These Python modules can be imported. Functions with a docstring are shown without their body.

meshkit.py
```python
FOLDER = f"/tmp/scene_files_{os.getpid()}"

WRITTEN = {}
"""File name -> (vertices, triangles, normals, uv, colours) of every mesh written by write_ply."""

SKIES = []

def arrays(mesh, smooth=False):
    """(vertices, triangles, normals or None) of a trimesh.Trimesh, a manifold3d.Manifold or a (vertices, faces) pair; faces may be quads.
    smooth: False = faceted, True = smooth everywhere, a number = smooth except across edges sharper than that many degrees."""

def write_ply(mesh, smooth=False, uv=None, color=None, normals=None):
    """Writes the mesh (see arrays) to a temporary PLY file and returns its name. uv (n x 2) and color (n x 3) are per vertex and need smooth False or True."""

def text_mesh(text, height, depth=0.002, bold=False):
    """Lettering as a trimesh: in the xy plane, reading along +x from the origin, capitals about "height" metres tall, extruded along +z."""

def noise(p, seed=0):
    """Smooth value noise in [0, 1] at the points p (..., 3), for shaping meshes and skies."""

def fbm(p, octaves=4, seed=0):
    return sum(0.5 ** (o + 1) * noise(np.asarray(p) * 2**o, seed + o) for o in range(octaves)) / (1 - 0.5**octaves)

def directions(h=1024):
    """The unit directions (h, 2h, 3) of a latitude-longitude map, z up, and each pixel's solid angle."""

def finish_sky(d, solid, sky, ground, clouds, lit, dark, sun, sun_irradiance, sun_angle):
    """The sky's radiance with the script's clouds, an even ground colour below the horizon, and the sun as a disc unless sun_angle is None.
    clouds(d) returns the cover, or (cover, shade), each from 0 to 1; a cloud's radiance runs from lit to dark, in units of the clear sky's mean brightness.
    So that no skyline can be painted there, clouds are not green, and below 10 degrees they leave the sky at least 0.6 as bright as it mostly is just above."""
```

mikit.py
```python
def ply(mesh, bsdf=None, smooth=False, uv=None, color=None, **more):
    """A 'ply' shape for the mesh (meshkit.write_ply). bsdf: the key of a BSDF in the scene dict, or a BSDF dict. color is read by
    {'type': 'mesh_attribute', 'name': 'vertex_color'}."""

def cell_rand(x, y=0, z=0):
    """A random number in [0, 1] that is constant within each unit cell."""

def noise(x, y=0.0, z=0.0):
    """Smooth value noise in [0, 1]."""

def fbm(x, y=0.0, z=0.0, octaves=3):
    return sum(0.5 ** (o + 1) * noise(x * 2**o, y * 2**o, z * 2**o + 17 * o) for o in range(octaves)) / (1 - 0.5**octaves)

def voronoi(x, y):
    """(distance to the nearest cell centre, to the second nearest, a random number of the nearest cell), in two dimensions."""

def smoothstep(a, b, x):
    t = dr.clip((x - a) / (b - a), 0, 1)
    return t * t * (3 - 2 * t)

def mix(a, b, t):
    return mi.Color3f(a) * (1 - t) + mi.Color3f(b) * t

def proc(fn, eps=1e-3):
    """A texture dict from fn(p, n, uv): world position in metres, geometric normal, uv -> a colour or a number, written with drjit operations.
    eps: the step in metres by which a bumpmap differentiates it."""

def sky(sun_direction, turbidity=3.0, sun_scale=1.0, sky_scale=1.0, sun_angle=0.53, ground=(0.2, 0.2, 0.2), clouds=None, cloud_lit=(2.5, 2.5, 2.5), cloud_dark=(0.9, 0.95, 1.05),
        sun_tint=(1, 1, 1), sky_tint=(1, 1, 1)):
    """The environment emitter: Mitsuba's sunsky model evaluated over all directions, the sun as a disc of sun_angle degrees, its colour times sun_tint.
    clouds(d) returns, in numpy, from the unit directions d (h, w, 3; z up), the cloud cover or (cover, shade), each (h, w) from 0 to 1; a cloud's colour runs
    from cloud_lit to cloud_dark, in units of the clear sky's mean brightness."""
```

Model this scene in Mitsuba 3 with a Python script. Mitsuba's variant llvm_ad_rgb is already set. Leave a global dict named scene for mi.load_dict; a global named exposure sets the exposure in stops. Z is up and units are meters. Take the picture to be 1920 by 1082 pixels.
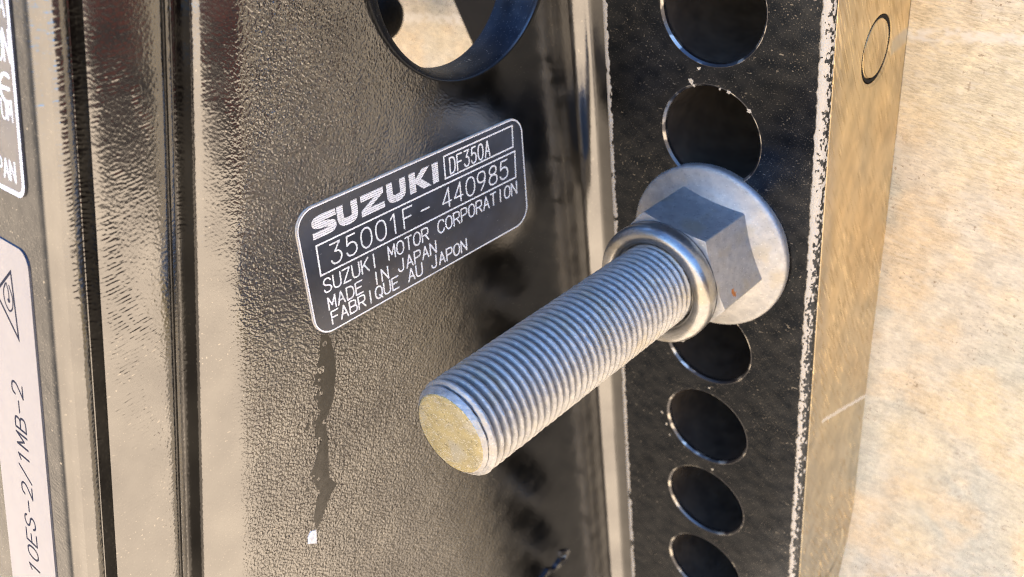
import math, random
import numpy as np, trimesh, drjit as dr, mitsuba as mi
import manifold3d as m3
import shapely, shapely.geometry as sg, shapely.ops as so
from shapely import affinity
import mikit, meshkit

# ------------------------------------------------------------------ frame, camera, light
# Everything is measured in millimetres in the clamp bracket's own frame: x to the right along the flange, y into the
# flange, z up along the flange.  The engine hangs tilted, so that frame leans 17.8 degrees in the world.
UP = np.array([0.0, 0.305, 0.952]); UP /= np.linalg.norm(UP)
RX = np.array([[1, 0, 0], [0, UP[2], -UP[1]], [0, UP[1], UP[2]]])
LIFT = np.array([0, 0, 0.9])
def W(p):
    return np.asarray(p, float) @ RX.T * 0.001 + LIFT
def Wd(d):
    return RX @ np.asarray(d, float)

CAM_F = 1780.81 / 1920.0
CX = np.array([0.76214904, -0.10425947, 0.63895133])      # rows give the camera axes in the bracket frame
AX = np.array([[0.76214904, 0.29539089, -0.57608425],
               [0.63895133, -0.48651043, 0.59585971],
               [-0.10425947, -0.82222371, -0.55953386]])
EYE = np.array([53.198, -92.440, 67.333])
FWD, CDOWN = AX[:, 2], AX[:, 1]
T4 = mi.ScalarTransform4f
eye_w, fwd_w, up_w = W(EYE), Wd(FWD), -Wd(CDOWN)
scene, labels = {}, {}
scene['camera'] = {'type': 'thinlens', 'fov': math.degrees(2 * math.atan(0.5 / CAM_F)), 'fov_axis': 'x',
                   'to_world': T4().look_at(origin=eye_w.tolist(), target=(eye_w + fwd_w).tolist(), up=up_w.tolist()),
                   'aperture_radius': 0.00035, 'focus_distance': 0.097, 'near_clip': 0.004, 'far_clip': 100.0}
scene['sky'] = mikit.sky([-0.10, 0.85, 1.0], turbidity=3.0, ground=(0.66, 0.55, 0.385), sky_tint=(0.70, 0.93, 1.28))
exposure = 3.5

# ------------------------------------------------------------------ materials
def mm(p):
    q = mi.Point3f((p - mi.Point3f(*LIFT.tolist())) * 1000.0)
    return (q.x, q.y * float(RX[1, 1]) + q.z * float(RX[2, 1]), q.y * float(RX[1, 2]) + q.z * float(RX[2, 2]))
N, F, S, MIX = mikit.noise, mikit.fbm, mikit.smoothstep, mikit.mix

def bump(inner, fn, scale, eps=4e-5):
    return {'type': 'bumpmap', 'height': mikit.proc(fn, eps=eps), 'scale': scale, 'bsdf': inner}
def two(b):
    return {'type': 'twosided', 'bsdf': b}
def princ(color, rough, metallic=0.0, **k):
    d = {'type': 'principled', 'base_color': color if isinstance(color, dict) else {'type': 'rgb', 'value': list(color)},
         'roughness': rough, 'metallic': metallic}
    d.update(k)
    return d

# black glossy enamel on a cast aluminium surface: orange peel, dust specks, pale worn edges with their highlights painted in
def edge_wear_glint(x, y, z):
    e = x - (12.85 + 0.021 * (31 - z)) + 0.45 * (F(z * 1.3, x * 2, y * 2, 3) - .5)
    flecks = S(.49, .54, F(x * 3.4, z * 2.4, y * 3, 3) + .16 * S(-15, 15, z) + .22 * S(.62, .40, e) - .14 * S(.7, 1.2, e) - .05)
    right = S(-.12, .12, e) * flecks  # right edge highlight painted in, broken into pale worn flecks
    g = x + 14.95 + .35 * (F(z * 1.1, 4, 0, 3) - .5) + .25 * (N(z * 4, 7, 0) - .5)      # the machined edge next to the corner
    left = S(.62, .50, dr.abs(g)) * S(-3, -1, -y) * S(.30, .36, F(z * .6, x * 2, 3, 3) + .06)  # cream stripe: wear and highlight painted together
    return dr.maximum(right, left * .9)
def painted_dark(x, y, z):
    """1 where duller enamel also paints in dark reflections: bolting face, bores, lip, front"""
    face = S(-15.6, -15.2, x) * S(-.6, -.2, y)
    lip = S(-20.06, -20.35, x) * S(17.2, 16.9, dr.sqrt(dr.square(y + 17) + dr.square(z - 41)))
    front = S(-71.75, -71.95, y - .32 * (z - 20))
    return dr.maximum(dr.maximum(face, lip), front)
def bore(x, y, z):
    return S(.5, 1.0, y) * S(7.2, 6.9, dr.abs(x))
def paint_metal(p, n, uv):
    x, y, z = mm(p)
    return (1.0 - .85 * edge_wear_glint(x, y, z)) * (1 - .8 * bore(x, y, z))
def paint_rough(p, n, uv):
    x, y, z = mm(p)
    return 0.10 + .12 * F(x * .4, y * .4, z * .4, 3) + .3 * edge_wear_glint(x, y, z) + .10 * painted_dark(x, y, z) + .25 * S(-20.06, -20.35, x) * S(17.2, 16.9, dr.sqrt(dr.square(y + 17) + dr.square(z - 41))) + .3 * bore(x, y, z)
def paint_color(p, n, uv):
    x, y, z = mm(p)
    base = MIX((0.28, 0.28, 0.277), (0.165, 0.165, 0.17), F(x * .22, y * .22, z * .16, 4))
    base = MIX(base, (0.021, 0.026, 0.035), painted_dark(x, y, z) * (.85 + .15 * N(x * .8, y * .8, z * .8)))
    sp = S(.86, .94, N(x * 4.3, y * 4.3, z * 3.6)) * S(.35, .7, F(x * .3 + 9, y * .3, z * .3, 2))
    sp = dr.maximum(sp, S(.80, .9, N(x * 8.3, y * 8.3, z * 7)) * .35)
    base = MIX(base, (0.42, 0.40, 0.37), sp * 0.7)
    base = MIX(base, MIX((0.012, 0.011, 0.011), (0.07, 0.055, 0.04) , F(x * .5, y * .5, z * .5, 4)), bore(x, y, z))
    return MIX(base, (0.48, 0.44, 0.37), edge_wear_glint(x, y, z))
def peel(p, n, uv):
    x, y, z = mm(p)
    yl = y - .32 * (z - 20)
    big = S(-20, -50, y) * S(-56.5, -50.5, yl)
    rib = S(-54, -58, yl)
    return (N(x * 4.6, y * 4.6, z * 3.9) * .7 + N(x * 9.0, y * 9.0, z * 7.6) * .45) * (0.06 + 0.94 * big) + N(x * .5, y * .5, z * .5) * .24 \
        + rib * (.22 * N(x * 2.2, y * 1.1 + z * .3, z * 5.5) * S(.35, .65, F(y * .4, z * .12, 2, 2)) + .16 * F(x * .6, y * .6, z * .6, 2) + .12 * N(x * 5, y * 5, z * 4))
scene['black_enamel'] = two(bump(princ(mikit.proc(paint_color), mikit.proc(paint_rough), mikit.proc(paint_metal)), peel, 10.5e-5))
def smooth_peel(p, n, uv):
    x, y, z = mm(p)
    return N(x * 1.2, y * 1.2, z * 1.2) + .3 * N(x * 4, y * 4, z * 4)
scene['black_smooth'] = two(bump(princ((0.075, 0.075, 0.075), 0.22, 1.0), smooth_peel, 1.2e-5))
scene['black_dull'] = two(princ((0.004, 0.004, 0.0045), 0.7, specular=0.2))

def zinc_color(p, n, uv):
    x, y, z = mm(p)
    c = MIX((0.31, 0.315, 0.32), (0.52, 0.51, 0.485), F(x * 1.3, y * 1.3, z * 1.3, 4))
    c = MIX(c, (0.42, 0.37, 0.27), S(.52, .75, F(x * .35 + 2, y * .35, z * .35, 4)) * .6)
    c = MIX(c, (0.20, 0.20, 0.20), S(.70, .88, N(x * 4.1, y * 4.1, z * 4.1)) * .3)
    c = MIX(c, (0.70, 0.69, 0.66), S(.80, .92, N(x * 6.3, y * 6.3, z * 6.3)) * .5)
    d = dr.sqrt(dr.square(x - 8.4) + dr.square((y + 8.5) * 1.6) + dr.square((z - 0.9) * 1.0)) + (F(x * 2.5, y * 2.5, z * 2.5, 3) - .5) * 1.1
    return MIX(c, (0.50, 0.19, 0.06), S(.75, .35, d))
def zinc_rough(p, n, uv):
    x, y, z = mm(p)
    return 0.38 + 0.20 * F(x * .9 + 3, y * .9, z * .9, 3)
def grain(p, n, uv):
    x, y, z = mm(p)
    return N(x * 6, y * 6, z * 6) + .6 * N(x * 12, y * 12, z * 12) + .8 * N(x * 1.5, y * 1.5, z * 1.5)
scene['zinc'] = two(bump(princ(mikit.proc(zinc_color), mikit.proc(zinc_rough), 0.72), grain, 1.3e-5))
scene['zinc_bright'] = two(bump(princ(mikit.proc(zinc_color), 0.29, 0.9), grain, 0.5e-5))
def end_color(p, n, uv):
    x, y, z = mm(p)
    c = MIX((0.50, 0.41, 0.19), (0.30, 0.25, 0.13), F(x * .9, y * .9, z * .9, 5))
    c = MIX(c, (0.42, 0.40, 0.34), S(.52, .72, F(x * .45 + 4, y * .45, z * .45, 4)) * .45)
    c = MIX(c, (0.58, 0.54, 0.42), S(.6, .85, N(x * 7, y * 7, z * 7)) * .7)
    return MIX(c, (0.12, 0.10, 0.06), S(.72, .9, N(x * 5, y * 5 + 3, z * 5)) * .6)
scene['zinc_yellow'] = two(bump(princ(mikit.proc(end_color), 0.5, 0.45), grain, 5.0e-5))
def rim_color(p, n, uv):
    x, y, z = mm(p)
    return MIX((0.096, 0.096, 0.102), (0.480, 0.456, 0.408), S(.50, .66, F(x * .7, y * .7, z * .7, 3)))
scene['worn_rim'] = two(princ(mikit.proc(rim_color), 0.3, 0.9))
scene['bare_metal'] = two(bump(princ((0.78, 0.75, 0.68), 0.35, 0.8), grain, 1.0e-5))

def seg(y, z, y0, z0, y1, z1):
    L2 = (y1 - y0) ** 2 + (z1 - z0) ** 2
    t = dr.clip(((y - y0) * (y1 - y0) + (z - z0) * (z1 - z0)) / L2, 0, 1)
    return dr.sqrt(dr.square(y - y0 - t * (y1 - y0)) + dr.square(z - z0 - t * (z1 - z0)))
def gold_reflection_color(p, n, uv):
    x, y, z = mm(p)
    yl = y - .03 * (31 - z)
    c = MIX((0.66, 0.48, 0.24), (0.50, 0.40, 0.24), F(x * .2, y * .25, z * .08, 3))  # warm mirror image of the transom, painted as base colour
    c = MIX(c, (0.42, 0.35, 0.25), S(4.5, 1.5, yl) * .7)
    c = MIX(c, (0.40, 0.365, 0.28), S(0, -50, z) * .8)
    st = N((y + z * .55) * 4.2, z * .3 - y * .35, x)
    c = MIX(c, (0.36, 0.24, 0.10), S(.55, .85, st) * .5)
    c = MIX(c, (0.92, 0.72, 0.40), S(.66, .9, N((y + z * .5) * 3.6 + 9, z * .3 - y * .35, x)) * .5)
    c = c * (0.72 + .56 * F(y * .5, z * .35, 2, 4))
    band = S(1.3, .6, dr.abs(z - 23.2)) * S(16.5, 17.5, y)  # mirror image of the transom's pale mark, painted in
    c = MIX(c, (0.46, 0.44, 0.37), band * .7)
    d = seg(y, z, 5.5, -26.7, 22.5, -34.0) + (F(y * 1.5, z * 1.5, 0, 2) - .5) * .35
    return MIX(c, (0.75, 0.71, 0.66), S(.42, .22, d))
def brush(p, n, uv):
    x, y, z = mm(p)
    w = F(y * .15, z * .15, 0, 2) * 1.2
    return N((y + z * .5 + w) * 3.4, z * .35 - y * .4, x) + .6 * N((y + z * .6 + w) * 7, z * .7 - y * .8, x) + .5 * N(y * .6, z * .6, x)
scene['painted_gold_reflection'] = two(bump(princ(mikit.proc(gold_reflection_color), 0.35, 0.8), brush, 3.2e-5))
def pale_color(p, n, uv):
    x, y, z = mm(p)
    zz_ = z + .12 * x
    c = MIX((0.36, 0.335, 0.28), (0.29, 0.295, 0.265), S(.40, .62, F(x * .09, z * .06, 3, 3)))
    c = MIX(c, (0.41, 0.325, 0.21), S(.42, .72, F(x * .16 + 7, z * .16, 1, 5)) * .60)
    c = MIX(c, (0.42, 0.36, 0.24), S(.35, .6, F(x * .06 + 3, z * .05, 7, 3)) * .6) * 1.12
    fine = N(x * 1.4, zz_ * 9, 2) * .5 + N(x * 3.5, zz_ * 15, 5) * .5
    c = c * (0.76 + .68 * fine) * (0.80 + .40 * F(x * .7, z * .7, 4, 4))
    c = MIX(c, (0.52, 0.50, 0.45), S(.55, .85, N(x * .8, zz_ * 5.0, 2)) * .35)
    c = MIX(c, (0.56, 0.54, 0.46), S(.70, .80, N(x * 4, z * 5, 7)) * .35 * S(0, -30, z))
    c = MIX(c, (0.20, 0.15, 0.11), S(.86, .93, N(x * 2.2, zz_ * 4.2, 8)) * S(.42, .62, F(x * .2, z * .2, 5, 2)) * .8)
    band = S(1.1, .5, dr.abs(z - 23.2 - .11 * (x - 15)) + (F(x * .8, z * .8, 0, 2) - .5) * .8)
    return MIX(c, (0.56, 0.55, 0.52), band * .6 * S(.25, .6, F(x * 1.2, z * 1.5, 3, 3)))
def pale_bump(p, n, uv):
    x, y, z = mm(p)
    return .45 * N(x * .6, z * 5.2, 1) + .5 * N(x * 1.4, z * 9, 3) + .5 * N(x * 6, z * 6, 3) + 1.2 * F(x * .3, z * .3, 0, 3)
scene['pale_hull'] = two(bump(princ(mikit.proc(pale_color), 0.42, 0.35), pale_bump, 1.6e-5))
def plate_color(p, n, uv):
    x, y, z = mm(p)
    c = MIX((0.022, 0.023, 0.026), (0.055, 0.062, 0.078), F(x * .25, y * .35, z * .35, 4))
    return MIX(c, (0.20, 0.20, 0.20), S(.86, .93, N(x * 5, y * 5, z * 5)) * .5)
def plate_rough(p, n, uv):
    x, y, z = mm(p)
    return .16 + .3 * F(x * .3 + 5, y * .3, z * .3, 4)
scene['plate_black'] = two(bump(princ(mikit.proc(plate_color), mikit.proc(plate_rough), 0.0, specular=0.9, clearcoat=0.6, clearcoat_gloss=0.9), smooth_peel, 0.3e-5))
def print_color(p, n, uv):
    x, y, z = mm(p)
    return MIX((0.92, 0.91, 0.88), (0.66, 0.65, 0.62), S(.55, .8, F(x * 1.1, y * 1.1, z * 1.1, 4)))
scene['print_white'] = two({'type': 'diffuse', 'reflectance': mikit.proc(print_color)})
scene['card_edge'] = two({'type': 'diffuse', 'reflectance': {'type': 'rgb', 'value': [0.62, 0.56, 0.46]}})
def added_hull_color(p, n, uv):
    return MIX((0.012, 0.014, 0.022), (0.20, 0.03, 0.018), S(.70, .72, p.z) * S(.86, .84, p.z))  # red stripe of the added hull, for reddish reflections
scene['added_hull_navy'] = two(princ(mikit.proc(added_hull_color), 0.35, 0.0))
def foil_bump(p, n, uv):
    x, y, z = mm(p)
    return F(x * .55, y * .55, z * .35, 3)
scene['silver_foil'] = two(bump(princ((0.25, 0.262, 0.315), 0.28, 0.75), foil_bump, 5e-5))
scene['print_dark'] = two({'type': 'diffuse', 'reflectance': {'type': 'rgb', 'value': [0.05, 0.05, 0.06]}})

# ------------------------------------------------------------------ helpers
def arr(mesh):
    if hasattr(mesh, 'to_mesh'):
        m = mesh.to_mesh(); return np.array(m.vert_properties[:, :3], float), np.array(m.tri_verts)
    if isinstance(mesh, tuple):
        return np.asarray(mesh[0], float), np.asarray(mesh[1], int)
    return np.array(mesh.vertices, float), np.array(mesh.faces)
def free(key):
    k, i = key, 0
    while k in scene:
        i += 1; k = f'{key}_{i:03d}'
    return k
def obj(name, mesh, mat, parent=None, smooth=30):
    key = free((parent + '__' if parent else '') + name)
    v, f = arr(mesh)
    if f.shape[1] == 4: f = np.vstack([f[:, [0, 1, 2]], f[:, [0, 2, 3]]])
    scene[key] = mikit.ply((W(v), f), mat, smooth=smooth)
    return key
def tag(key, label, cat, group=None, kind=None):
    labels[key] = {'label': label, 'category': cat}
    if group: labels[key]['group'] = group
    if kind: labels[key]['kind'] = kind
def lathe(profile, c, axis, n=96, closed=False, mat=None):
    """profile: list of (radius, distance along axis) from c."""
    a = np.asarray(axis, float); a /= np.linalg.norm(a)
    u = np.cross(a, [0, 0, 1.0]); u /= np.linalg.norm(u); w = np.cross(u, a)
    th = np.linspace(0, 2 * np.pi, n, endpoint=False)
    ring = np.cos(th)[:, None] * u + np.sin(th)[:, None] * w
    pr = list(profile) + ([profile[0]] if closed else [])
    v = np.vstack([np.asarray(c) + a * h + ring * r for r, h in pr])
    f = []
    for i in range(len(pr) - 1):
        for j in range(n):
            k = (j + 1) % n
            f.append([i * n + j, i * n + k, (i + 1) * n + k, (i + 1) * n + j])
    return v, np.array(f)
def arc(cx, cy, r, a0, a1, n):
    t = np.radians(np.linspace(a0, a1, n)); return [(cx + r * math.cos(q), cy + r * math.sin(q)) for q in t]
def extrude(poly, h):
    polys = [g for g in getattr(poly, 'geoms', [poly]) if g.area > 1e-7]
    return trimesh.util.concatenate([trimesh.creation.extrude_polygon(g, h, engine='earcut') for g in polys])
def onto(mesh, origin, eu, ev, en):
    """mesh drawn in (u, v, height) placed in the bracket frame."""
    v, f = arr(mesh)
    M = np.array([eu, ev, en], float)
    if np.linalg.det(M) < 0: f = f[:, ::-1]
    return v @ M + np.asarray(origin, float), f
SL = 0.32
def web_pt(px, x=-20.0):
    d = AX @ np.array([(px[0] - 960) / 1780.81, (px[1] - 541) / 1780.81, 1.0])
    return EYE + d * (x - EYE[0]) / d[0]
def y_pt(px, y):
    d = AX @ np.array([(px[0] - 960) / 1780.81, (px[1] - 541) / 1780.81, 1.0])
    return EYE + d * (y - EYE[1]) / d[1]

# ------------------------------------------------------------------ the transom that the bracket is bolted to
def transom():
    xs = np.r_[np.linspace(-900, -100, 9), np.linspace(-90, 10, 21), np.linspace(12, 60, 49), [64.0, 78.0, 95.0, 112.0]]
    zs = np.r_[np.linspace(-420, -130, 7), np.linspace(-125, 60, 149), np.linspace(75, 420, 8)]
    X, Z = np.meshgrid(xs, zs, indexing='ij')
    def ss(a, b, t):
        t = np.clip((t - a) / (b - a), 0, 1); return t * t * (3 - 2 * t)
    Y = 22.0 - 5.2 * ss(-56, -80, Z) * ss(10, 13, X) * ss(46, 22, X)
    Y += 0.9 * ss(21, 15.0, X) * ss(10, 12, X) * ss(0, -30, Z) * -1.0
    Y += 0.5 * (meshkit.fbm(np.stack([X * .05, Z * .05, X * 0], -1), 3, 4) - .5)
    nx, nz = X.shape
    v = np.stack([X, Y, Z], -1).reshape(-1, 3)
    i, j = np.meshgrid(np.arange(nx - 1), np.arange(nz - 1), indexing='ij')
    a = (i * nz + j).ravel()
    f = np.stack([a, a + nz, a + nz + 1, a + 1], 1)
    back = v + [0, 40, 0]
    n = len(v)
    edge = np.r_[np.arange(nz), np.arange(1, nx) * nz + nz - 1, np.arange(nx * nz - 2, (nx - 1) * nz - 1, -1), np.arange(nx - 2, 0, -1) * nz]
    e2 = np.roll(edge, -1)
    sides = np.stack([edge, e2, e2 + n, edge + n], 1)
    return np.vstack([v, back]), np.vstack([f, f[:, ::-1] + n, sides])
t = obj('transom', transom(), 'pale_hull', smooth=True)
tag(t, 'pale cream brushed boat transom wall behind and to the right of the black bracket', 'boat transom')

# ------------------------------------------------------------------ clamp bracket
BR = 'clamp_bracket'
PITCH, HR = 15.705, 6.5
def casting():
    # cross-section (x, y, slant of y with z, slant of x with z), front side first
    P = []
    P += [(13.0, 22.0 - .05, 0, .021), (13.0, 1.16, 0, .021), (14.0, 1.12, 0, .021), (14.0, 1.0, 0, .021)]
    P += [(13.0 + math.cos(a), 1.0 - math.sin(a), 0, .021) for a in np.radians([12, 25, 38, 52, 65, 78])] + [(12.9, 0, 0, .021)]
    P += [(-14.6, 0, 0, 0)] + [(-14.6 - .75 * math.sin(a), .75 - .75 * math.cos(a), 0, 0) for a in np.radians([20, 45, 70, 90])]
    P += [(-15.45, 1.0, 0, 0), (-15.7, 1.25, 0, 0), (-16.3, 1.3, 0, 0)]
    P += [(-17.3 - 2.5 * math.sin(a), -1.2 + 2.5 * math.cos(a), 0, 0) for a in np.radians(np.linspace(0, 80, 11))]
    P += [(-19.84, -1.5, 0, 0), (-19.9, -2.2, 0, 0), (-19.97, -3.0, 0, 0), (-20.0, -3.6, 0, 0)]
    col = [(-20.0, -53.2), (-20.04, -54.2), (-20.2, -55.2), (-20.5, -56.2), (-20.85, -57.2), (-21.2, -57.7), (-21.7, -58.0), (-22.8, -58.2), (-23.2, -58.5), (-23.2, -59.0), (-22.7, -59.3), (-22.0, -59.5), (-21.8, -59.8), (-21.75, -60.2), (-21.5, -60.5), (-21.2, -60.8), (-21.0, -61.3), (-20.95, -62.2), (-20.88, -64.0), (-20.9, -66.5), (-21.0, -67.4), (-21.25, -67.9), (-21.9, -68.2), (-22.4, -68.5), (-22.4, -68.9), (-21.7, -69.15), (-20.95, -69.35), (-20.6, -69.6), (-20.4, -70.1), (-20.35, -70.5), (-20.45, -70.9), (-20.75, -71.2), (-21.5, -71.35), (-21.9, -71.5), (-22.1, -71.75), (-22.4, -71.98), (-23, -72.04), (-70, -72.04)]
    P += [(x, y, 1, 0) for x, y in col]
    P += [(-70, -66, 1, 0), (-27, -66, 1, 0), (-24.6, -62, 1, 0), (-24.6, -2, 0, 0), (-24.6, 21.95, 0, 0)]
    P = np.array(P)[::-1]
    lv = []
    for z in (-150.0, 95.0):
        lv.append(np.c_[P[:, 0] + P[:, 3] * (31 - z), P[:, 1] + P[:, 2] * SL * (z - 20), np.full(len(P), z)])
    n = len(P)
    f = []
    for i in range(n):
        k = (i + 1) % n
        f += [[i, k, n + k], [i, n + k, n + i]]
    for L, off, flip in ((lv[0], 0, True), (lv[1], n, False)):
        tri = np.array(m3.triangulate([L[:, :2]]))
        area = 0.5 * np.sum(L[:, 0] * np.roll(L[:, 1], -1) - np.roll(L[:, 0], -1) * L[:, 1])
        f += [list((t_[::-1] if flip else t_) + off) for t_ in tri]
    v = np.vstack(lv)
    mesh = trimesh.Trimesh(v, np.array(f), process=False)
    trimesh.repair.fix_normals(mesh)
    return m3.Manifold(m3.Mesh(np.asarray(mesh.vertices, np.float32), np.asarray(mesh.faces, np.uint32)))
def mani(vf):
    v, f = vf
    if f.shape[1] == 4: f = np.vstack([f[:, [0, 1, 2]], f[:, [0, 2, 3]]])
    m = trimesh.Trimesh(v, f, process=False); trimesh.repair.fix_normals(m)
    return m3.Manifold(m3.Mesh(np.asarray(m.vertices, np.float32), np.asarray(m.faces, np.uint32)))
def capped(profile, c, axis, n=96):
    v, f = lathe(profile, c, axis, n)
    f = np.vstack([f[:, [0, 1, 2]], f[:, [0, 2, 3]]])
    a = np.asarray(axis, float); a /= np.linalg.norm(a)
    c0, c1 = np.asarray(c) + a * profile[0][1], np.asarray(c) + a * profile[-1][1]
    m = len(v); v = np.vstack([v, c0, c1]); L = m - n
    j = np.arange(n); k = (j + 1) % n
    return v, np.vstack([f, np.stack([k, j, j * 0 + m], 1), np.stack([L + j, L + k, j * 0 + m + 1], 1)])
body = casting()
HOLES = [2 - i for i in range(9)]
for k in HOLES:
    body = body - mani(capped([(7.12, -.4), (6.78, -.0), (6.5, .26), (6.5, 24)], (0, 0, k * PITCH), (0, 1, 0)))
def big_hole():
    o_c, o_r, i_c, i_r = np.array([-16.9, 42.4]), 15.8, np.array([-17.4, 38.5]), 11.05
    st = [(-19.5, -.12)] + [(-20 - 3.4 * (1 - math.cos(q)), math.sin(q)) for q in np.radians(np.linspace(0, 90, 10))][0:0]
    st = [(-18.5, -.06), (-20.0, 0.0), (-20.15, .2), (-20.5, .42), (-21.1, .66), (-21.9, .86), (-22.8, .96), (-23.6, 1.0), (-26.5, 1.0)]
    th = np.linspace(0, 2 * np.pi, 128, endpoint=False)
    rings = []
    for x, s in st:
        c = o_c + (i_c - o_c) * s; r = o_r + (i_r - o_r) * s
        rings.append(np.c_[np.full(128, x), c[0] + r * np.cos(th), c[1] + r * np.sin(th)])
    v = np.vstack(rings); n = 128; f = []
    j = np.arange(n); k = (j + 1) % n
    for i in range(len(st) - 1):
        f.append(np.stack([i * n + j, i * n + k, (i + 1) * n + k], 1)); f.append(np.stack([i * n + j, (i + 1) * n + k, (i + 1) * n + j], 1))
    m = len(v); v = np.vstack([v, rings[0].mean(0), rings[-1].mean(0)]); L = m - n
    f.append(np.stack([k, j, j * 0 + m], 1)); f.append(np.stack([L + j, L + k, j * 0 + m + 1], 1))
    return mani((v, np.vstack(f)))
body = body - big_hole()
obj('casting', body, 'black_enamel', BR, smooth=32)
tag(BR, 'glossy black painted outboard clamp bracket with a row of holes and a side face painted with a golden reflection', 'clamp bracket')
for k in HOLES[:7]:
    r = lathe([(6.80, -.015), (6.74, -.03), (6.48, .24), (6.46, .6)], (0, 0, k * PITCH), (0, 1, 0))
    obj('hole_rim', r, 'worn_rim', BR, smooth=40)

# side face of the flange, coloured with the golden reflection of the transom
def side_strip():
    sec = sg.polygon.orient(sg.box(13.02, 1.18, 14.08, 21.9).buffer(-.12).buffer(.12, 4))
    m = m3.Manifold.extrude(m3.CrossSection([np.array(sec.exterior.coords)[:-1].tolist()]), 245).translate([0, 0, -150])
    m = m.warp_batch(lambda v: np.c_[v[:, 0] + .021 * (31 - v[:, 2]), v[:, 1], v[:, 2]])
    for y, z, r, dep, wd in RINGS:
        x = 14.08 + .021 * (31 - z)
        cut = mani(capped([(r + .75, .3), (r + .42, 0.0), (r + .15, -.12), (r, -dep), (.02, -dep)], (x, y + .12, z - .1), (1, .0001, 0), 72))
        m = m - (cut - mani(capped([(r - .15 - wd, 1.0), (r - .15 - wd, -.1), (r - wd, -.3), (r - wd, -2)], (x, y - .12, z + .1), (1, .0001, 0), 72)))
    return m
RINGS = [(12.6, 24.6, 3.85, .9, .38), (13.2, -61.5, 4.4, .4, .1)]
ss = obj('side_face', side_strip(), 'painted_gold_reflection', BR, smooth=30)
labels[ss] = {'label': 'brushed side face of the flange with a golden reflection painted in'}
for y_, z_, r_, dep, wd in RINGS[:1]:
    x_ = 14.08 + .021 * (31 - z_)
    obj('groove_shade', lathe([(r_ - .42, -.5), (r_ - .36, -.16), (r_ + .02, -.13), (r_ + .06, -.5)], (x_, y_ + .1, z_ - .06), (1, .0001, 0), 72), 'black_dull', BR, smooth=30)  # black ring laid in the groove as painted shade
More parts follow.
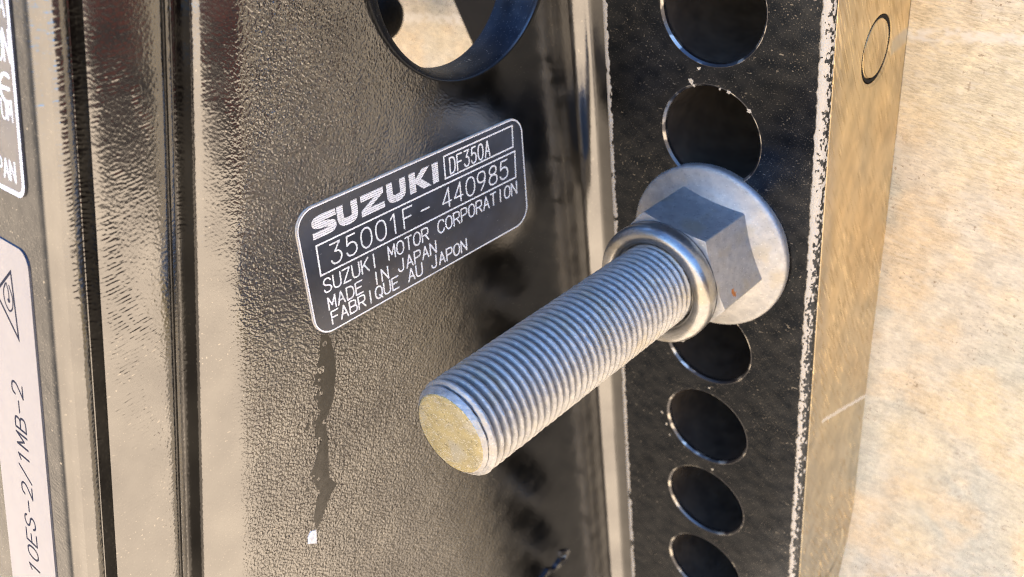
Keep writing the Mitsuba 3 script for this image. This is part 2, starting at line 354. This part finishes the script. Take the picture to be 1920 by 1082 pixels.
# paint run below the nameplate, bare chip at its end, cast mark at the bottom edge
def web_poly(pts, x=-20.0):
    return sg.Polygon([web_pt(p, x)[1:] for p in pts])
def web_slab(poly, h, x=-20.0):
    return onto(extrude(poly, h), (x, 0, 0), (0, 1, 0), (0, 0, 1), (1, 0, 0))
zz = lambda x, y: (540 + x * .4255, 600 + y * .4255)
run = web_poly([zz(*p) for p in [(140, 60), (135, 180), (110, 290), (130, 400), (115, 500), (125, 600), (95, 680), (130, 760), (110, 870), (105, 930), (125, 930), (150, 880), (185, 780), (220, 720), (185, 690), (180, 560), (170, 440), (200, 360), (215, 220), (205, 130), (180, 60)]])
rng = random.Random(5)
for i in range(90):
    y_ = rng.uniform(-56.5, -47.5); z_ = 7.5 + (y_ + 47.5) * 2.7 + rng.gauss(0, 1.2)
    c_ = sg.Point(y_ + rng.gauss(0, .55), z_).buffer(rng.uniform(.08, .38))
    run = run.difference(c_) if i % 2 else run.union(c_)
run = run.buffer(.10).buffer(-.34).buffer(.13)
obj('paint_run', web_slab(run, .035), 'black_smooth', BR, smooth=30)
chip = web_poly([(582, 996), (592, 993), (593, 1018), (577, 1019), (577, 1007)])
obj('bare_chip', web_slab(chip, .12), 'print_white', BR, smooth=False)

rng = random.Random(11)
for cx, cy, r_ in [(1295, 152, .42), (1301, 160, .22), (1405, 208, .36), (1311, 128, .30), (1366, 173, .30), (1350, 167, .16), (1250, 795, .30), (1242, 773, .22), (1336, 880, .2), (1256, 815, .14), (1330, 727, .18)]:
    q = y_pt((cx, cy), 0.0)
    pts = [(q[0] + r_ * rng.uniform(.45, 1.25) * math.cos(t_), q[2] + r_ * rng.uniform(.35, 1.1) * math.sin(t_)) for t_ in np.linspace(0, 2 * math.pi, 11)[:-1]]
    obj('bare_chip', onto(extrude(sg.Polygon(pts).buffer(0), .03), (0, 0, 0), (1, 0, 0), (0, 0, 1), (0, -1, 0)), 'bare_metal', BR, smooth=False)

# ------------------------------------------------------------------ bolt and nut
A = np.array([-.022, -1.0, .077]); A /= np.linalg.norm(A)
C = np.array([.314, 0, .642])
def threaded_rod():
    L0, L1, pit, per, na = -6.0, 48.05, 1.0, 12, 120
    s = np.arange(L0, L1 + 1e-6, pit / per); s[-1] = L1
    th = np.linspace(0, 2 * np.pi, na, endpoint=False)
    SS, TH = np.meshgrid(s, th, indexing='ij')
    ph = (SS / pit - TH / (2 * np.pi)) % 1.0
    tri = 1 - np.abs(2 * ph - 1)
    rr = 4.60 + .70 * (1 - (1 - np.clip(tri * 1.12 - .05, 0, 1)) ** 1.75)
    rr = np.minimum(rr, 4.42 + (L1 - SS) * .95)
    dq = np.stack([np.cos(TH) * 5, np.sin(TH) * 5, SS], -1)
    rr = rr + .10 * (meshkit.fbm(dq * 1.1, 3, 3) - .5) + .09 * (meshkit.noise(dq * 3.2, 5) - .5) - .35 * np.clip(meshkit.noise(dq * .9, 9) * meshkit.noise(dq * 2.3, 11) - .55, 0, 1)
    u = np.cross(A, [0, 0, 1.0]); u /= np.linalg.norm(u); w = np.cross(u, A)
    v = C + A * SS[..., None] + rr[..., None] * (np.cos(TH)[..., None] * u + np.sin(TH)[..., None] * w)
    n = na; v = v.reshape(-1, 3)
    i, j = np.meshgrid(np.arange(len(s) - 1), np.arange(na), indexing='ij'); k = (j + 1) % na
    f = np.stack([i * n + j, i * n + k, (i + 1) * n + k, (i + 1) * n + j], -1).reshape(-1, 4)
    return v, f[:, ::-1]
B = 'bolt'
obj('threaded_shank', threaded_rod(), 'zinc', B, smooth=True)
def end_face():
    u = np.cross(A, [0, 0, 1.0]); u /= np.linalg.norm(u); w = np.cross(u, A)
    rs = np.r_[np.linspace(0.01, 4.2, 12), 4.36, 4.46]; th = np.linspace(0, 2 * np.pi, 96, endpoint=False)
    R_, T_ = np.meshgrid(rs, th, indexing='ij')
    h = 48.05 + .22 * (1 - (R_ / 4.4) ** 4) - .12 * (R_ > 4.4)
    P_ = np.stack([R_ * np.cos(T_), R_ * np.sin(T_), R_ * 0], -1)
    h = h + .12 * (meshkit.fbm(P_ * .7, 4, 8) - .5) * (R_ < 4.3)
    v = (C + A * h[..., None] + R_[..., None] * (np.cos(T_)[..., None] * u + np.sin(T_)[..., None] * w)).reshape(-1, 3)
    i, j = np.meshgrid(np.arange(len(rs) - 1), np.arange(96), indexing='ij'); k = (j + 1) % 96
    f = np.stack([i * 96 + j, (i + 1) * 96 + j, (i + 1) * 96 + k, i * 96 + k], -1).reshape(-1, 4)
    return v, f
e = obj('end_face', end_face(), 'zinc_yellow', B, smooth=True)
labels[e] = {'label': 'yellowish weathered end face of the bolt'}
tag(B, 'long zinc plated threaded bolt sticking out of the bracket towards the viewer', 'bolt')

NUT = 'flange_nut'
def to_axis(m):
    v, f = arr(m)
    u = np.cross(A, [0, 0, 1.0]); u /= np.linalg.norm(u); w = np.cross(u, A)
    M = np.array([u, w, A])
    if np.linalg.det(M) < 0: f = f[:, ::-1]
    return v @ M + C, f
fl = lathe([(5.2, .02), (10.95, .02), (11.12, .2), (11.16, .7), (11.08, 1.05), (10.85, 1.28), (10.4, 1.42), (9.4, 1.72), (8.6, 2.1), (7.6, 2.55), (6.5, 2.8)], C, A, 144)
fv = fl[0] + .05 * (meshkit.fbm(fl[0] * .8, 3, 12)[:, None] - .5) * np.array([1, 1, 1])
obj('flange', (fv, fl[1]), 'zinc', NUT, smooth=35)
ang = np.radians(9 + 60 * np.arange(6))
hexp = m3.CrossSection([np.c_[8.75 * np.cos(ang), 8.75 * np.sin(ang)].tolist()]).offset(-.35, m3.JoinType.Miter, 2.0).offset(.35, m3.JoinType.Round, 2.0, 40)
hx = m3.Manifold.extrude(hexp, 11.1 - 1.6).translate([0, 0, 1.6])
cone = m3.Manifold.revolve(m3.CrossSection([[[0, 0], [12, 0], [12, 9.9], [9.0, 10.75], [7.9, 11.15], [0, 11.15]]]), 144)
hx = hx ^ cone
obj('hex_body', to_axis(hx), 'zinc', NUT, smooth=25)
pr = [(6.2, 10.8), (7.3, 10.9), (7.6, 11.15), (7.74, 11.6), (7.78, 12.1)] + arc(6.62, 12.55, 1.16, 0, 165, 14) + [(5.42, 12.4), (5.38, 11.8)]
cl = lathe(pr, C, A, 144)
cv = cl[0] + .10 * (meshkit.fbm(cl[0] * .35, 3, 21)[:, None] - .5)
obj('crimp_collar', (cv, cl[1]), 'zinc_bright', NUT, smooth=True)
tag(NUT, 'hexagonal zinc flange nut with a rolled collar, screwed onto the bolt against the bracket', 'nut')

# ------------------------------------------------------------------ lettering
def cur(*pts, n=6):
    """smooth open curve through the points"""
    p = np.array(pts, float); out = []
    q = np.vstack([2 * p[0] - p[1], p, 2 * p[-1] - p[-2]])
    for i in range(1, len(q) - 2):
        for t_ in np.linspace(0, 1, n, endpoint=False):
            a, b, c_, d = q[i - 1], q[i], q[i + 1], q[i + 2]
            out.append(.5 * ((2 * b) + (c_ - a) * t_ + (2 * a - 5 * b + 4 * c_ - d) * t_ ** 2 + (3 * b - a - 3 * c_ + d) * t_ ** 3))
    return out + [p[-1]]
OVAL = cur((.5, 1), (.2, .93), (0, .7), (0, .3), (.2, .07), (.5, 0), (.8, .07), (1, .3), (1, .7), (.8, .93), (.5, 1))
G = {
 'A': [[(0, 0), (.5, 1), (1, 0)], [(.18, .34), (.82, .34)]],
 'B': [[(0, 0), (0, 1), (.6, 1)], cur((.6, 1), (.88, .9), (.88, .62), (.6, .53)), [(0, .53), (.6, .53)], cur((.6, .53), (1, .42), (1, .1), (.6, 0)), [(.6, 0), (0, 0)]],
 'C': [cur((1, .78), (.85, .95), (.5, 1), (.18, .92), (0, .7), (0, .3), (.18, .08), (.5, 0), (.85, .05), (1, .22))],
 'D': [[(0, 0), (0, 1), (.45, 1)], cur((.45, 1), (.8, .92), (1, .7), (1, .3), (.8, .08), (.45, 0)), [(.45, 0), (0, 0)]],
 'E': [[(1, 1), (0, 1), (0, 0), (1, 0)], [(0, .52), (.8, .52)]],
 'F': [[(1, 1), (0, 1), (0, 0)], [(0, .52), (.8, .52)]],
 'G': [cur((1, .8), (.85, .95), (.5, 1), (.18, .92), (0, .7), (0, .3), (.18, .08), (.5, 0), (.85, .06), (1, .2)), [(1, .2), (1, .45), (.6, .45)]],
 'I': [[(.5, 0), (.5, 1)]],
 'J': [cur((.8, 1), (.8, .3), (.7, .07), (.4, 0), (.1, .08), (0, .28))],
 'K': [[(0, 0), (0, 1)], [(1, 1), (0, .4)], [(.35, .6), (1, 0)]],
 'L': [[(0, 1), (0, 0), (1, 0)]],
 'M': [[(0, 0), (0, 1), (.5, .3), (1, 1), (1, 0)]],
 'N': [[(0, 0), (0, 1), (1, 0), (1, 1)]],
 'O': [OVAL], '0': [OVAL],
 'P': [[(0, 0), (0, 1), (.6, 1)], cur((.6, 1), (.95, .9), (.95, .55), (.6, .46)), [(.6, .46), (0, .46)]],
 'Q': [OVAL, [(.55, .28), (1, -.05)]],
 'R': [[(0, 0), (0, 1), (.6, 1)], cur((.6, 1), (.95, .9), (.95, .55), (.6, .46)), [(.6, .46), (0, .46)], [(.5, .46), (1, 0)]],
 'S': [cur((.97, .8), (.8, .96), (.5, 1), (.17, .93), (.03, .75), (.2, .58), (.5, .5), (.82, .42), (1, .25), (.83, .06), (.5, 0), (.17, .05), (0, .22))],
 'T': [[(0, 1), (1, 1)], [(.5, 1), (.5, 0)]],
 'U': [cur((0, 1), (0, .3), (.15, .07), (.5, 0), (.85, .07), (1, .3), (1, 1))],
 'Z': [[(0, 1), (1, 1), (0, 0), (1, 0)]],
 '1': [[(.15, .8), (.55, 1), (.55, 0)]],
 '2': [cur((0, .75), (.15, .95), (.5, 1), (.88, .92), (1, .7), (.8, .45), (0, 0)), [(0, 0), (1, 0)]],
 '3': [[(.05, 1), (.95, 1), (.42, .6)], cur((.42, .6), (.8, .55), (1, .32), (.85, .08), (.5, 0), (.15, .05), (0, .2))],
 '4': [[(.75, 0), (.75, 1), (0, .28), (1, .28)]],
 '5': [[(.92, 1), (.15, 1), (.08, .55)], cur((.08, .55), (.4, .64), (.8, .58), (1, .33), (.85, .08), (.5, 0), (.15, .05), (0, .2))],
 '8': [cur((.5, .54), (.15, .62), (.08, .8), (.22, .96), (.5, 1), (.78, .96), (.92, .8), (.85, .62), (.5, .54), (.12, .44), (0, .25), (.15, .05), (.5, 0), (.85, .05), (1, .25), (.88, .44), (.5, .54))],
 '9': [cur((.97, .68), (.8, .48), (.5, .43), (.15, .5), (0, .72), (.17, .95), (.5, 1), (.83, .95), (.98, .7), (.85, .35), (.4, 0))],
 '-': [[(.05, .48), (.95, .48)]], '/': [[(0, -.05), (1, 1.05)]],
}
def strokes(txt, x0, adv, w, h, sw):
    """lettering of one stroke width as a flat shape; adv: letter pitch, or a list of left edges"""
    out = []
    for i, ch in enumerate(txt):
        if ch == ' ': continue
        x = adv[i] if isinstance(adv, (list, tuple)) else x0 + adv * i
        for ln in G[ch]:
            out.append(sg.LineString([(x + p[0] * w, p[1] * h) for p in ln]).buffer(sw / 2, 4))
    return shapely.union_all(out)

# ------------------------------------------------------------------ nameplate on the web
PL = 'nameplate'
XP = -19.72
TL = np.array([XP, -46.84, 22.98])
EU = np.array([0, .9951, -.0995]); EV = np.array([0, .0995, .9951])      # along the text, and up
def plate_slab(shape, h0, h1):
    o = TL + np.array([h0, 0, 0]); return onto(extrude(shape, h1 - h0), o, EU, EV, (1, 0, 0))
outline = sg.Polygon([(0, 0), (35.24, -.16), (36.56, -14.86), (.8, -15.02)])
outline = sg.Polygon([(.15, -.02), (35.5, -.1), (36.2, -14.9), (.55, -15.0)])
rounded = outline.buffer(-2.4).buffer(2.4, 12)
obj('backing', plate_slab(rounded, -.36, -.06), 'card_edge', PL, smooth=False)
obj('face', plate_slab(rounded.buffer(-.05), -.059, 0), 'plate_black', PL, smooth=False)
obj('border_line', plate_slab(rounded.buffer(-.05).difference(rounded.buffer(-.22)), .001, .012), 'print_white', PL, smooth=False)
def text(shape, u, v):
    obj('lettering', plate_slab(affinity.translate(shape, u, v), .001, .014), 'print_white', PL, smooth=False)
def frame(u0, v0, u1, v1, w):
    b = sg.box(u0, v1, u1, v0); return b.difference(b.buffer(-w, join_style=2))
obj('box_line', plate_slab(frame(21.5, -.9, 33.8, -3.85, .20), .001, .014), 'print_white', PL, smooth=False)
obj('box_line', plate_slab(frame(2.2, -4.32, 34.1, -8.02, .20), .001, .014), 'print_white', PL, smooth=False)
def logo():
    H = 2.42
    def thick(lines, w):
        return shapely.union_all([sg.LineString(l).buffer(w / 2, cap_style=2, join_style=1) for l in lines])
    S_ = thick([cur((3.3, 2.06), (1.2, 2.06), (.55, 1.9), (.5, 1.55), (1.0, 1.36), (2.3, 1.12), (2.85, .9), (2.75, .5), (2.2, .36), (.05, .36))], .74)
    U_ = lambda x: thick([cur((x + .48, H), (x + .48, .95), (x + .75, .5), (x + 1.45, .38), (x + 2.15, .5), (x + 2.42, .95), (x + 2.42, H))], .86)
    Z_ = sg.Polygon([(6.75, H), (10.0, H), (10.0, 1.75), (8.0, .72), (10.05, .72), (10.05, 0), (6.7, 0), (6.7, .68), (8.65, 1.7), (6.75, 1.7)])
    K_ = sg.Polygon([(13.9, H), (14.85, H), (14.85, 1.5), (15.95, H), (17.15, H), (15.75, 1.28), (17.25, 0), (15.95, 0), (14.85, .98), (14.85, 0), (13.9, 0)])
    I_ = sg.box(17.55, 0, 18.5, H)
    g = shapely.union_all([S_, U_(3.4), Z_, U_(10.45), K_, I_]).buffer(.03).buffer(-.03)
    cuts = shapely.union_all([sg.box(-1, y - .022, 20, y + .022) for y in np.arange(.2, H, .24)])
    return g.difference(cuts)
text(logo(), 2.05, -3.68)
text(strokes('DF350A', 0, 1.22, .82, 1.95, .20), 22.5, -3.45)
lefts = [3.95, 6.1, 8.25, 10.4, 12.4, 14.55, 17.3, 20.85, 22.85, 24.95, 26.95, 29.05, 31.1]
text(strokes('35001F-440985', 0, [x - 3.95 for x in lefts], 1.42, 2.35, .20), 3.95, -7.35)
text(strokes('SUZUKI MOTOR CORPORATION', 0, 1.332, .98, 1.6, .19), 2.45, -10.12)
text(strokes('MADE IN JAPAN', 0, 1.29, .95, 1.48, .19), 2.7, -12.28)
text(strokes('FABRIQUE AU JAPON', 0, 1.28, .95, 1.5, .19), 2.85, -14.12)
tag(PL, 'black nameplate with white lettering and framed serial number left of the bolt', 'nameplate')

# ------------------------------------------------------------------ labels on the front face of the left column
EW = np.array([0, SL, 1.0]); EW /= np.linalg.norm(EW)
EN = np.array([0, -1.0, SL]); EN /= np.linalg.norm(EN)
KW = math.hypot(1, SL)
def front_slab(shape, h0, h1):
    """shape in (x, w): w = distance along the slanted column above z = 0"""
    o = np.array([0, -72.05 - SL * 20, 0]) + EN * h0
    return onto(extrude(shape, h1 - h0), o, (1, 0, 0), EW, EN)
Wz = lambda z: z * KW
L1 = 'approval_label'
b1 = sg.box(-62, Wz(33.6), -24.5, Wz(62)); r1 = b1.buffer(-1.3).buffer(1.3, 10)
obj('face', front_slab(r1, .0, .22), 'plate_black', L1, smooth=False)
obj('border_line', front_slab(r1.difference(r1.buffer(-.42)), .221, .24), 'print_white', L1, smooth=False)
def ftext(txt, xr, z, adv, w, h, sw=.2, par=L1):
    s = strokes(txt, 0, adv, w, h, sw); s = affinity.translate(s, xr - s.bounds[2], Wz(z))
    obj('lettering', front_slab(s, .221, .235), 'print_white', par, smooth=False)
ftext('A', -25.3, 47.55, 1.25, .95, 2.0)
ftext('ON', -25.0, 44.2, 1.25, .95, 2.5)
# the CE mark and the two lines below it
ce = shapely.union_all([sg.LineString(arc(-1.6, 0, 1.15, 60, 300, 20)).buffer(.16), sg.LineString(arc(1.3, 0, 1.15, 60, 300, 20)).buffer(.16), sg.LineString([(.2, 0), (1.75, 0)]).buffer(.16)])
obj('lettering', front_slab(affinity.translate(ce, -27.5, Wz(42.1)), .221, .235), 'print_white', L1, smooth=False)
ftext('BELGIUM', -25.5, 39.65, 1.05, .78, 1.55, .17)
ftext('JAPAN', -25.9, 34.75, 1.18, .9, 1.65, .2)
tag(L1, 'black approval label with white border and lettering at the upper left, ending in JAPAN', 'label')

L2 = 'emission_label'
r2 = sg.box(-35.4, Wz(-60), -25.25, Wz(29.0)).buffer(-1.6).buffer(1.6, 10)
obj('face', front_slab(r2, .0, .2), 'silver_foil', L2, smooth=False)
tri = sg.Polygon([(-28.7, Wz(26.6)), (-32.4, Wz(23.6)), (-28.3, Wz(20.2))])
obj('triangle_outline', front_slab(tri.buffer(.05).difference(tri.buffer(-.22)), .201, .215), 'print_dark', L2, smooth=False)
fl_ = [cur((-30.1, 25.0), (-30.6, 24.2), (-30.5, 23.2), (-29.8, 22.6), (-29.1, 23.0), (-28.9, 24.0), (-29.4, 25.0)), cur((-29.9, 25.1), (-29.6, 24.4), (-29.6, 23.7)), [(-29.75, 23.55), (-29.65, 23.55)]]
flame = shapely.union_all([sg.LineString([(a, Wz(b)) for a, b in l]).buffer(.09 if i < 2 else .2) for i, l in enumerate(fl_)])
obj('flame_symbol', front_slab(flame, .201, .215), 'print_dark', L2, smooth=False)
code = affinity.rotate(strokes('10ES-2/1MB-2', 0, 1.82, 1.25, 2.15, .23), 90, origin=(0, 0))
code = affinity.translate(code, -28.7, Wz(-4.6))
obj('lettering', front_slab(code, .201, .215), 'print_dark', L2, smooth=False)
tag(L2, 'silver emission label with a flame triangle and dark code lettering at the lower left edge', 'label')

# ------------------------------------------------------------------ what shows behind the big hole
def dark_block():
    p = [y_pt(q, 15) for q in [(838, -28), (885, 80), (900, 115), (1050, 160), (1050, -60)]]
    poly = sg.Polygon([(q[0], q[2]) for q in p])
    return onto(extrude(poly, 5), (0, 15, 0), (1, 0, 0), (0, 0, 1), (0, 1, 0))
k = obj('swivel_arm', dark_block(), 'black_dull', smooth=False)
tag(k, 'dark straight edged engine arm seen through the big hole', 'engine arm')
pc = y_pt((704, 22), 12)
rod = lathe([(0.01, 7.6), (2.2, 7.4), (3.6, 6.6), (4.3, 5.2), (4.5, 3.0), (4.5, -40)], pc - np.array([3.5, 0, 0]), (1, 0.0, -.15), 48)
k = obj('tilt_rod', rod, 'black_dull', smooth=40)
tag(k, 'round black rod end seen through the left of the big hole', 'rod')

# cast mark at the lower edge of the web
cm = shapely.union_all([sg.LineString([(p[0], p[1]) for p in l]).buffer(.42, cap_style=2) for l in
     ([(-19.5, -61.6), (-17.0, -60.9), (-15.6, -62.3), (-13.4, -61.7)], [(-13.6, -60.0), (-11.6, -61.3), (-12.6, -62.6), (-14.4, -62.2)])])
obj('cast_mark', web_slab(cm, .5), 'worn_rim', BR, smooth=False)

# an invented dark hull out of the frame, added to darken the paint's reflections
def hull():
    us = np.linspace(0, 1, 41); vs = np.linspace(0, 1, 17)
    v = []
    for a in us:
        bx = (a - .5) * 8.0
        wd = 1.15 * (1 - max(0, (a - .45) / .55) ** 2.4) + .02
        keel = .18 + .55 * max(0, (a - .55) / .45) ** 2.2
        for b in vs:
            q = b * math.pi
            sx = -math.cos(q)
            v.append([bx, wd * np.sign(sx) * abs(sx) ** .55, keel + (1.75 + .25 * a - keel) * (1 - math.sin(q) ** .75)])
    n = len(vs); f = []
    for i in range(len(us) - 1):
        for j in range(n - 1):
            f.append([i * n + j, i * n + j + 1, (i + 1) * n + j + 1, (i + 1) * n + j])
        f.append([i * n + n - 1, i * n, (i + 1) * n, (i + 1) * n + n - 1])
    v = np.array(v); c, d = math.cos(2.05), math.sin(2.05)
    return np.c_[v[:, 0] * c - v[:, 1] * d + 2.75, v[:, 0] * d + v[:, 1] * c + 1.35, v[:, 2] - .08], np.array(f)
hv, hf = hull()
k = obj('added_hull', ((hv - LIFT) @ RX * 1000.0, hf), 'added_hull_navy', smooth=40)
tag(k, 'dark navy boat hull with red stripe, added out of view to darken the reflections in the black paint', 'boat hull')
